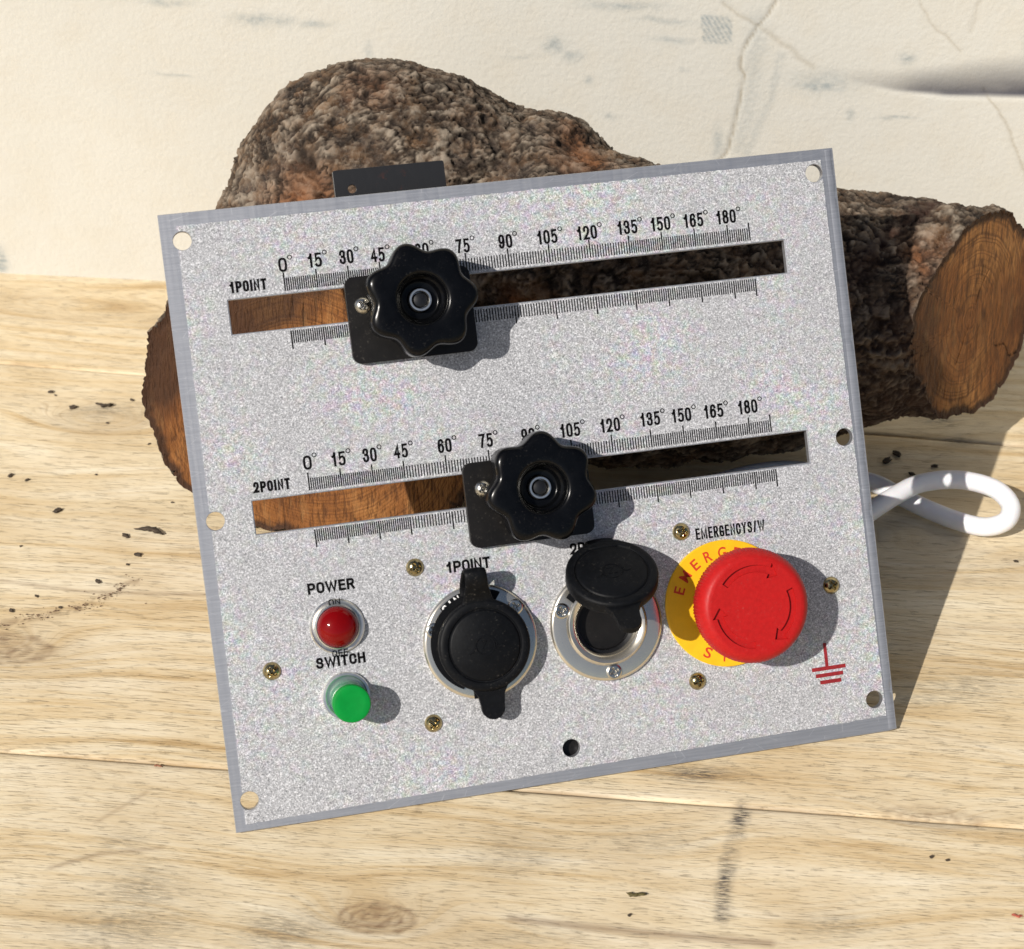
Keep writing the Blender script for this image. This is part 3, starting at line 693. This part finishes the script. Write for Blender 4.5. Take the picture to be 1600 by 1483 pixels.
for L_, k, wd in (([(380, 158), (373, 146), (366, 135), (368, 124), (367, 111), (365, 95), (362, 82), (352, 60)], .62, .55), ([(356, 157), (374, 146)], .35, .8), ([(374, 146), (392, 133), (399, 128)], .28, 1.1),
                  ([(440, 167), (443, 160), (453, 147), (463, 138)], .32, .6), ([(473, 170), (469, 161), (466, 148)], .22, 1.0), ([(477, 121), (479, 117), (487, 108), (495, 93), (500, 85), (508, 60)], .45, .6), ([(374, 172), (380, 158)], .5, .6)):
    d = segdist(xw, zw, L_); crack = np.maximum(crack, k*np.exp(-(d/wd)**2)); dep += (1.1*k)*np.exp(-(d/(wd*1.1))**2)
d = segdist(xw, zw, [(372, 150), (372, 120), (368, 88)]); smu = np.maximum(smu, .16*np.exp(-(d/5)**2))
d = segdist(X, Z, [(384, 133), (381, 112), (372, 84)]); smu = np.maximum(smu, .18*np.exp(-(d/2.2)**2))
st_m = (1-sm(np.abs(X-354.5+.12*(Z-144)), 6.3, 7.2))*(1-sm(np.abs(Z-144.5), 6.4, 7.3)); smu = np.maximum(smu, .5*st_m*(.6+.4*np.sin(X*3+Z*4)))
for x, z, a, b, k in ((282, 134, 5, 3.5, .45), (290, 130, 5, 3, .3), (312, 154, 16, 2, .38), (330, 148, 12, 1.2, .3), (144, 141, 10, 3.2, .38), (150, 141, 13, 2.5, .3), (171, 140, 7, 2, .34), (103, 148, 11, 1.5, .32), (86, 151, 8, 1.5, .3), (196, 128, 1.6, 6, .22),
                      (102, 112, 9, .7, .3), (341, 125, 2, 1, .35), (358, 88, 2.4, 8, .35), (297, 118, 1.5, 1.5, .4), (404, 119, 10, 2, .45), (404, 122, 16, 5, .25), (440, 134, 3, 3, .4), (418, 106, 2, 3, .35), (439, 105, 8, .8, .4), (1, 8, 3, 6, .9), (493, 150, 3, 12, .3), (335, 139, 10, 1.2, .3), (308, 100, 3, 2, .25), (266, 128, 8, .8, .2)):
    smu = np.maximum(smu, k*np.exp(-(((xw-x)/a)**2+((zw-z)/b)**2)))
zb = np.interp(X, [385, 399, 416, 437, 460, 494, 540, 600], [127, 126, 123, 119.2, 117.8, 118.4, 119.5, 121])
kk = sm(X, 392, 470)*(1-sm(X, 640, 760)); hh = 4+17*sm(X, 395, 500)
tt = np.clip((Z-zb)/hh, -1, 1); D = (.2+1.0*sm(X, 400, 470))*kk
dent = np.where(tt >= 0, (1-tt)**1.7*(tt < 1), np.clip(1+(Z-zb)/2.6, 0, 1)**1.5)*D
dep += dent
shadow_streak = np.clip(.97*kk*sm(X,388,450)*np.where(tt >= 0, (1-np.clip(tt, 0, 1))**.95, np.clip(1+(Z-zb)/1.8, 0, 1)), 0, 1)*(1+.15*vnoise(X, Z, .06, .2, 41))  # streak of cast shadow painted on the wall along the shallow dent
wd_ = Vector((1, -.093)).normalized()
PX = -166.4+X*wd_.x-dep*wd_.y; PY = 384.3+X*wd_.y+dep*wd_.x
me = grid_mesh('wall', np.stack([PX, PY, Z], 2)[:, ::-1], {'crack': crack[:, ::-1], 'smudge': smu[:, ::-1], 'shadow_streak': shadow_streak[:, ::-1]})
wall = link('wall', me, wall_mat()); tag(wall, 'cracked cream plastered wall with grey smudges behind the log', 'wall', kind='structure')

# ------------------------------------------------------------------ log
def bark_mat():
    g = G('rough_bark'); o = g.obj()
    b = g.attr('bark'); rust = g.attr('rust'); dk = g.attr('bark_dark')
    n = g.noise(o, 900, 4, .7); n2 = g.noise(o, 130, 4, .65); n3 = g.noise(o, 30, 3, .6)
    c = g.ramp(b, [(.08, (.013, .009, .007)), (.28, (.05, .034, .025)), (.5, (.125, .092, .064)), (.85, (.30, .248, .19))])
    c = g.mix(g.ramp(n2, [(.45, 0.), (.68, .75)]), c, (.15, .078, .034))
    c = g.mix(g.ramp(n, [(.5, 0.), (.72, .6)]), c, (.27, .225, .175))
    c = g.mix(g.math('MULTIPLY', g.ramp(n3, [(.45, .0), (.62, .5)]), .4), c, (.15, .12, .10))
    c = g.mix(g.math('MULTIPLY', rust, g.ramp(n2, [(.25, .6), (.5, 1.)])), c, (.22, .085, .03))
    c = g.mix(g.math('MULTIPLY', g.attr('fissure'), 1.0, clamp=True), c, (.014, .009, .006))
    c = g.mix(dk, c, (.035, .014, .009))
    nb = g.bump(n, .0009, .7); nb = g.bump(n2, .0015, .5, nb)
    return g.fin(c, .78, 0., nb, **{'Specular IOR Level': .25})
def endgrain_mat():
    g = G('sawn_end_grain'); o = g.obj()
    r = g.attr('radial'); st_ = g.attr('stain')
    rw = g.math('ADD', r, g.math('MULTIPLY', g.noise(o, 30, 3), 7.))
    rings = g.noise(g.comb(rw, 0., 0.), .75, 2, .6)
    saw = g.noise(g.map(o, (900, 60, 160), rot=(0, .35, .35)), 1, 4, .65)
    saw2 = g.noise(g.map(o, (280, 30, 50), rot=(0, .4, .3)), 1, 3, .65)
    c = g.ramp(g.noise(o, 22, 4, .6), [(.32, (.11, .036, .011)), (.5, (.25, .10, .029)), (.68, (.42, .20, .065))])
    c = g.mix(g.ramp(rings, [(.4, .7), (.52, 0.)]), c, (.12, .045, .016))
    c = g.mix(g.ramp(saw, [(.40, .75), (.49, 0.)]), c, (.085, .034, .013))
    c = g.mix(g.ramp(saw2, [(.54, 0.), (.72, .3)]), c, (.44, .25, .10))
    c = g.mix(st_, c, (.045, .022, .013))
    nb = g.bump(saw, .002, .9); nb = g.bump(rings, .0005, .5, nb)
    return g.fin(c, .7, 0., nb, **{'Specular IOR Level': .25})
logo = bpy.data.objects.new('log', None); C.objects.link(logo)
tag(logo, 'short crooked log with grey-brown flaky bark and sawn ends, lying behind the panel', 'log')
CH = [((-5, 140, 57), 56), ((-4, 180, 58), 56), ((6, 210, 68), 55), ((24, 238, 92), 54), ((33, 252, 110), 56), ((56, 252, 111), 54), ((82, 248, 100), 51), ((112, 228, 97), 49), ((150, 217, 87), 51), ((190, 218, 80), 52), ((228, 226, 74), 51), ((256, 229, 73), 47), ((286, 223, 73), 44), ((335, 204, 72), 42)]
EX = [((40, 254, 115), 54), ((105, 247, 111), 39), ((12, 158, 52), 52), ((120, 222, 52), 45), ((140, 222, 52), 46), ((160, 224, 52), 47), ((180, 226, 52), 47), ((200, 228, 54), 47), ((218, 230, 57), 46), ((24, 140, 52), 54), ((26, 180, 54), 55), ((28, 150, 54), 54), ((30, 165, 54), 54), ((34, 205, 66), 55), ((40, 225, 80), 54)]
bm = bmesh.new()
def ball(p, r): bmesh.ops.create_icosphere(bm, subdivisions=3, radius=r*S, matrix=Matrix.Translation(Vector(p)*S))
for (p, r), (p2, r2) in zip(CH, CH[1:]):
    n = max(2, int((Vector(p2)-Vector(p)).length/7))
    for i in range(n): ball(Vector(p).lerp(Vector(p2), i/n), r+(r2-r)*i/n)
ball(*CH[-1])
for p, r in EX: ball(p, r)
me = bpy.data.meshes.new('logsrc'); bm.to_mesh(me); bm.free()
ob = bpy.data.objects.new('logsrc', me); C.objects.link(ob)
md = ob.modifiers.new('r', 'REMESH'); md.mode = 'VOXEL'; md.voxel_size = .95*S
md = ob.modifiers.new('s', 'SMOOTH'); md.factor = .5; md.iterations = 40
bpy.context.view_layer.update()
lm_ = bpy.data.meshes.new_from_object(ob.evaluated_get(bpy.context.evaluated_depsgraph_get()))
bpy.data.objects.remove(ob); bpy.data.meshes.remove(me)
nv = len(lm_.vertices); co = np.empty(nv*3, np.float32); lm_.vertices.foreach_get('co', co); co = co.reshape(-1, 3)/S
no = np.empty(nv*3, np.float32); lm_.vertex_normals.foreach_get('vector', no); no = no.reshape(-1, 3)
print('log verts', nv)
bark = np.empty(nv); disp = np.empty(nv); fis = np.empty(nv)
vor = noise.voronoi; nn = noise.noise
for i in range(nv):
    x, y, z = map(float, co[i])
    wx_ = nn((x*.06, y*.06, z*.06)); wy_ = nn((x*.06+9, y*.06, z*.06)); wz_ = nn((x*.06, y*.06+7, z*.06)); f_ = nn((x*.35, y*.35, z*.35+4))
    q = ((x+10*wx_+2.4*f_)*.06, (y+10*wy_+2.6*f_)*.15, (z+10*wz_+2.2*f_)*.19)
    dd, pp = vor(q); e = dd[1]-dd[0]
    q2 = ((x+5*wy_+2.2*f_)*.17, (y+5*wz_+1.8*f_)*.34, (z+5*wx_+1.8*f_)*.40); d2, p2_ = vor(q2); e2 = d2[1]-d2[0]
    r1 = math.sin(pp[0].x*53.1+pp[0].y*91.7+pp[0].z*17.3); r2 = math.sin(p2_[0].x*47.1+p2_[0].y*81.7+p2_[0].z*23.3)
    a = min(1, e/.16); b = min(1, e2/.22)
    mk = min(1, max(.15, .75+1.6*nn((x*.07+50, y*.07, z*.07)))); fis[i] = max((1-e/.2)*min(1, mk+.2), .8*mk*(1-e2/.28), 0)
    lump = nn((x*.022, y*.022, z*.022+3)); l2 = nn((x*.055+3, y*.055, z*.055)); pl = nn((x*.13+30, y*.13, z*.13))
    t1 = (q[0]-pp[0].x)*math.cos(r1*9)+(q[2]-pp[0].z)*math.sin(r1*9); t2 = (q2[0]-p2_[0].x)*math.cos(r2*9)+(q2[2]-p2_[0].z)*math.sin(r2*9)
    hgt = .42*a*(.8+.2*r1)+.26*b*(.75+.45*r2)+.3*(pl+.3)+.5*t1+.30*t2
    bark[i] = min(1, max(0, hgt)); disp[i] = 2.6*lump+2.2*l2+2.7*(hgt-.55)+.35*f_
def blob(p, r): d = np.linalg.norm((co-np.array(p))/np.array(r), axis=1); return np.clip(1.25-d, 0, 1)
rust = np.zeros(nv)
for p, r, k in (((40, 215, 172), (26, 40, 9), 1.), ((10, 190, 132), (24, 30, 26), .95), ((125, 225, 152), (18, 30, 11), 1.1), ((-20, 200, 100), (14, 40, 22), .55), ((258, 200, 112), (12, 20, 9), .6), ((190, 210, 105), (12, 20, 10), .5), ((100, 200, 100), (14, 60, 12), .8), ((70, 230, 172), (30, 40, 5), .6)):
    rust = np.maximum(rust, k*blob(p, r))
jit = vnoise(co[:, 0]+co[:, 1]*.3, co[:, 2]-co[:, 1]*.4, .12, .12, 21, 3); rust = np.clip(rust*(1+.9*jit), 0, .95)
disp += -1.2*rust
disp -= 3.5*blob((18, 190, 130), (9, 16, 8))
# darker bark low on the right arm and in a band at the right-hand cut
bark_dark = np.clip(sm(co[:, 0], 205, 250)*.50+.25*jit, 0, .8)*sm(-co[:, 2], -112, -92)
band = np.clip(1-np.abs((co-np.array((275, 234, 70)))@np.array((.74, -.65, .15)))/7, 0, 1); bark_dark = np.maximum(bark_dark, .8*band); disp -= 1.8*band*(1+jit)
co = co+no*disp[:, None]; co[:, 2] = np.maximum(co[:, 2], .35)
lm_.vertices.foreach_set('co', (co*S).astype(np.float32).ravel())
for k, v in (('bark', bark), ('fissure', fis), ('rust', rust), ('bark_dark', bark_dark)):
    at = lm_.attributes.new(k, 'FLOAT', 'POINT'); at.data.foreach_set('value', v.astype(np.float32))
bm = bmesh.new(); bm.from_mesh(lm_); bpy.data.meshes.remove(lm_)
CUTS = [((4, 176, 58), (-.27, -.94, .20)), ((290, 222, 73), (.74, -.65, .15))]
caps = []
for p, nrm in CUTS:
    p = Vector(p)*S; nrm = Vector(nrm).normalized()
    res = bmesh.ops.bisect_plane(bm, geom=bm.verts[:]+bm.edges[:]+bm.faces[:], dist=1e-7, plane_co=p, plane_no=nrm, clear_outer=True)
    ed = [e for e in res['geom_cut'] if isinstance(e, bmesh.types.BMEdge) and e.is_valid]
    adj = {}
    for e in ed:
        for a, b in ((e.verts[0], e.verts[1]), (e.verts[1], e.verts[0])): adj.setdefault(a, []).append(b)
    best = []; seen = set()
    for s0 in adj:
        if s0 in seen: continue
        loop = [s0]; seen.add(s0); cur = s0
        while True:
            nx = [v for v in adj[cur] if v not in seen]
            if not nx: break
            cur = nx[0]; seen.add(cur); loop.append(cur)
        if len(loop) > len(best): best = loop
    caps.append((p, nrm, [v.co.copy() for v in best]))
me = bpy.data.meshes.new('bark'); bm.to_mesh(me); bm.free(); me.shade_smooth()
print('bark faces', len(me.polygons))
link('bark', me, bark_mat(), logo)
eg = endgrain_mat()
for ci, (p, nrm, loop) in enumerate(caps):
    cen = sum(loop, Vector())/len(loop); nr = 40; V = []; F = []; rad = []; stn = []; L = len(loop)
    ax = Vector((0, 0, 1)).cross(nrm).normalized()       # towards the right of the face
    axv = nrm.cross(ax)
    for k in range(nr, 0, -1):
        f = k/nr
        for v in loop:
            q = cen+(v-cen)*f; rr = (v-cen).length*f/S
            inset = -.6*S if k < nr else 0.
            bw = nn(tuple(q*120))*.5
            d = 1.1*nn((q.x*70, q.y*70, q.z*70))*S*.5+nn((q.x*400, q.y*200, q.z*90))*S*.35
            q2 = q+nrm*((inset+d) if k < nr else 0)
            V.append(tuple(q2)); rad.append(rr)
            edge_d = (v-cen).length*(1-f)/S
            s_ = 1-min(1, max(0, (edge_d-2.2-2.5*bw)/2.0))
            hx = (q-cen).dot(ax)/S; hv = (q-cen).dot(axv)/S
            if ci == 0: s_ = max(s_, min(.85, max(0, (-hx*.75+hv*.9-28+16*bw)/14)))
            else: s_ = max(s_, .55*max(0, min(1, (-hx-20+10*bw)/10)))
            th_ = math.atan2(hv, hx); dep_c = 0
            for ca, c0, c1 in (((.4, 20, 60), (2.3, 4, 26), (-1.2, 30, 60)) if ci == 0 else ((.9, 6, 22), (-.75, 30, 60), (-2.2, 3, 20))):
                dl = abs(math.sin(th_-ca-.10*nn((rr*.12, ca, 1))))*rr if math.cos(th_-ca) > 0 else 99
                if c0 < rr < c1: dep_c = max(dep_c, 1-dl/(.3+.004*rr))
            if dep_c > 0 and k < nr: V[-1] = tuple(Vector(V[-1])-nrm*.9*S*dep_c); s_ = max(s_, .7*dep_c)
            stn.append(max(0., min(.92, s_)))
    V.append(tuple(cen-nrm*.6*S)); rad.append(0); stn.append(0)
    for k in range(nr-1):
        for i in range(L): j = (i+1) % L; F.append((k*L+i, k*L+j, (k+1)*L+j, (k+1)*L+i))
    for i in range(L): F.append(((nr-1)*L+i, (nr-1)*L+(i+1) % L, len(V)-1))
    m2 = bpy.data.meshes.new('cut_face'); m2.from_pydata(V, [], F); m2.update()
    for nm, v in (('radial', rad), ('stain', stn)):
        at = m2.attributes.new(nm, 'FLOAT', 'POINT'); at.data.foreach_set('value', v)
    if m2.polygons[0].normal.dot(nrm) < 0: m2.flip_normals()
    link('cut_face', m2, eg, logo, smooth=True)

# ------------------------------------------------------------------ cable
CB = [(90, 120, 5), (130, 150, 8), (165, 176, 12), (188, 188, 13), (208, 195, 12), (231, 198, 8), (248, 194, 6), (257, 188, 4.6), (268, 178, 4.4), (280, 169, 4.6), (290, 163.5, 6), (298, 164, 9), (300.5, 171, 12), (295, 179.5, 14), (281, 184, 15), (265, 181.5, 15), (253, 173.5, 14.5), (243, 166, 13), (230, 156, 10), (205, 138, 6), (160, 115, 5), (110, 95, 5)]
pts = [Vector(p)+Vector((0, 1.6, .3)) for p in curve_path(CB, 260)]
V = []; F = []; seg = 20; rr = 3.95
up = Vector((0, 0, 1))
for i, p in enumerate(pts):
    d = (pts[min(i+1, len(pts)-1)]-pts[max(i-1, 0)]).normalized(); a = d.cross(up).normalized(); b = a.cross(d)
    for k in range(seg):
        t = 2*math.pi*k/seg; V.append(tuple(p+(a*math.cos(t)+b*math.sin(t))*rr))
for i in range(len(pts)-1):
    for k in range(seg):
        a = i*seg+k; b = i*seg+(k+1) % seg; F.append((a, b, b+seg, a+seg))
F += [tuple(range(seg))[::-1], tuple((len(pts)-1)*seg+k for k in range(seg))]
cb = link('cable', mesh('cable', V, F), M['cable'], smooth=True)
tag(cb, 'thick white cable looping out from behind the right side of the panel', 'cable')

# ------------------------------------------------------------------ bark crumbs on the table
cm = simple('bark_crumb', (.05, .035, .022), .8, 0, .5, 900, .0003)
def crumb_mesh(rx, ry, rz_, seed):
    b = bmesh.new(); bmesh.ops.create_icosphere(b, subdivisions=2, radius=1)
    for v in b.verts:
        k = 1+.55*nn(tuple(v.co*1.7+Vector((seed*3.3, 0, 0)))); v.co = Vector((v.co.x*rx*k*S, v.co.y*ry*k*S, max(-.3, v.co.z*k)*rz_*S))
    m = bpy.data.meshes.new('bark_crumb'); b.to_mesh(m); b.free(); return m
CR = [(-118.5, 274.5, 1.4), (-106, 261.7, 1.8), (-97.5, 183.9, 1.9), (-45.6, 202.2, 2.0), (-66, 166.7, 1.7), (-58.7, 154.1, 1.6), (-123, 209, 1.4), (-115, 206, 1.1), (-72, 137, 1.4), (-66.7, 233, .8), (-88, 249.4, .8), (132.9, -34.5, .8), (263.9, 224.9, 2.2), (258.6, 220, 2.4), (268, 210, 1.6), (279, 216, 1.5), (236.5, -9.3, .9), (241.7, -10.7, .8), (-80, 268, 1.1), (-95, 128, .9), (-84, 121, .9), (-103, 119, 1.2), (-62, 148, .8), (-116, 272, .7), (-50, 190, .7), (-86, 210, .7), (-108, 160, .7), (300, 150, 1.0), (284, 172, 1.3)]
CL = {(-118.5, 274.5): 'dark bark crumb farthest back on the left planks, behind the pale knot',
      (-106, 261.7): 'dark bark crumb on the left rim of the pale oval knot',
      (-97.5, 183.9): 'lone dark bark crumb on bare wood left of the largest splinter',
      (-45.6, 202.2): 'dark bark crumb touching the panel edge just below the sawn log end',
      (-66, 166.7): 'dark bark crumb against the left tip of the largest splinter',
      (-58.7, 154.1): 'dark bark crumb just in front of the largest splinter',
      (-123, 209): 'bigger of two bark crumbs by the left edge of the picture',
      (-115, 206): 'smaller of two bark crumbs by the left edge of the picture',
      (-72, 137): 'dark bark crumb just above the brown dust streak',
      (263.9, 224.9): 'shaded bark crumb right under the thick sawn end of the log',
      (258.6, 220): 'biggest shaded bark crumb between the log and the white cable',
      (268, 210): 'shaded bark crumb close behind the top of the cable loop',
      (279, 216): 'shaded bark crumb farthest right between log and cable',
      (284, 172): 'dark bark crumb lying inside the white cable loop',
      (300, 150): 'dark bark crumb on sunlit wood in front of the cable loop',
      (132.9, -34.5): 'tiny bark crumb on the front plank below the olive twig crumb'}
ms = [crumb_mesh(1.1, .65, .5, s) for s in range(5)]
for i, (x, y, r) in enumerate(CR):
    o = link('bark_crumb', ms[i % 5], cm, loc=(x, y, .25*r)); o.scale = (r, r, r); o.rotation_euler = (0, 0, rng.random()*2-.9)
    tag(o, CL.get((x, y), 'speck-sized dark bark crumb, one of the smallest on the pale planks'), 'bark crumb', 'small bark crumbs scattered on the planks')
for (x, y, r, lb, nm, ct, colr) in ((-56.1, 170.2, 3.6, 'largest dark splinter of bark on the planks left of the panel', 'bark_splinter', 'bark splinter', None),
        (-91.5, 263.1, 3.0, 'long flat bark flake beside the pale knot left of the log', 'bark_flake', 'bark flake', None),
        (135.4, -26.1, 2.3, 'olive brown twig crumb on the front plank below the panel', 'twig_crumb', 'twig', (.09, .07, .02)),
        (-32.1, 33.7, 1.2, 'reddish brown chip lying by the plank seam left of the panel', 'wood_chip', 'wood chip', (.30, .13, .07)),
        (259.7, -34.8, 1.3, 'small rust red chip on the planks near the lower right corner', 'red_chip', 'chip', (.36, .08, .05))):
    mt = cm if colr is None else simple(nm, colr, .7, 0, .3, 900, .0003)
    vs = []; b = bmesh.new()
    for k in range(3):
        bmesh.ops.create_icosphere(b, subdivisions=2, radius=1, matrix=Matrix.Translation((k*.75-.75, .16*math.sin(k*2.1+x), 0)) @ Matrix.Rotation(.5*math.sin(k*1.9+y), 4, 'Z') @ Matrix.Diagonal((.85+.2*math.sin(k+x), .34, .28, 1)))
    for v in b.verts: v.co *= (1+.75*nn(tuple(v.co*2.6+Vector((x, 0, 0)))))*r*.85*S
    m = bpy.data.meshes.new(nm); b.to_mesh(m); b.free(); m.shade_smooth()
    o = link(nm, m, mt, loc=(x, y, .25*r)); o.rotation_euler = (0, 0, -.15); tag(o, lb, ct)

V = []; F = []
for k in range(420):
    t = rng.random()*3; i = min(2, int(t)); f = t-i
    a = SCUFF[i]; b_ = SCUFF[i+1]
    sp = 3.2 if rng.random() < .75 else 9
    x = a[0]+(b_[0]-a[0])*f+rng.normal(0, sp*.5); y = a[1]+(b_[1]-a[1])*f+rng.normal(0, sp*.45)
    if nn((x*.13, y*.2, 5)) < -.12: continue
    r_ = .12+.32*rng.random()**2; n0 = len(V)
    for dx, dy, dz in ((1, 0, 0), (0, .8, 0), (-1.1, 0, 0), (0, -.8, 0), (.1, .1, .8), (0, 0, -.3)): V.append((x+dx*r_*(1+rng.random()), y+dy*r_, .12+dz*r_))
    F += [(n0, n0+1, n0+4), (n0+1, n0+2, n0+4), (n0+2, n0+3, n0+4), (n0+3, n0, n0+4), (n0+1, n0, n0+5), (n0+2, n0+1, n0+5), (n0+3, n0+2, n0+5), (n0, n0+3, n0+5)]
o = link('bark_dust', mesh('bark_dust', V, F), simple('bark_dust', (.12, .07, .04), .85, 0, .5, 900, .0002))
tag(o, 'brown bark dust scattered in a streak on the planks left of the panel', 'bark dust', kind='stuff')
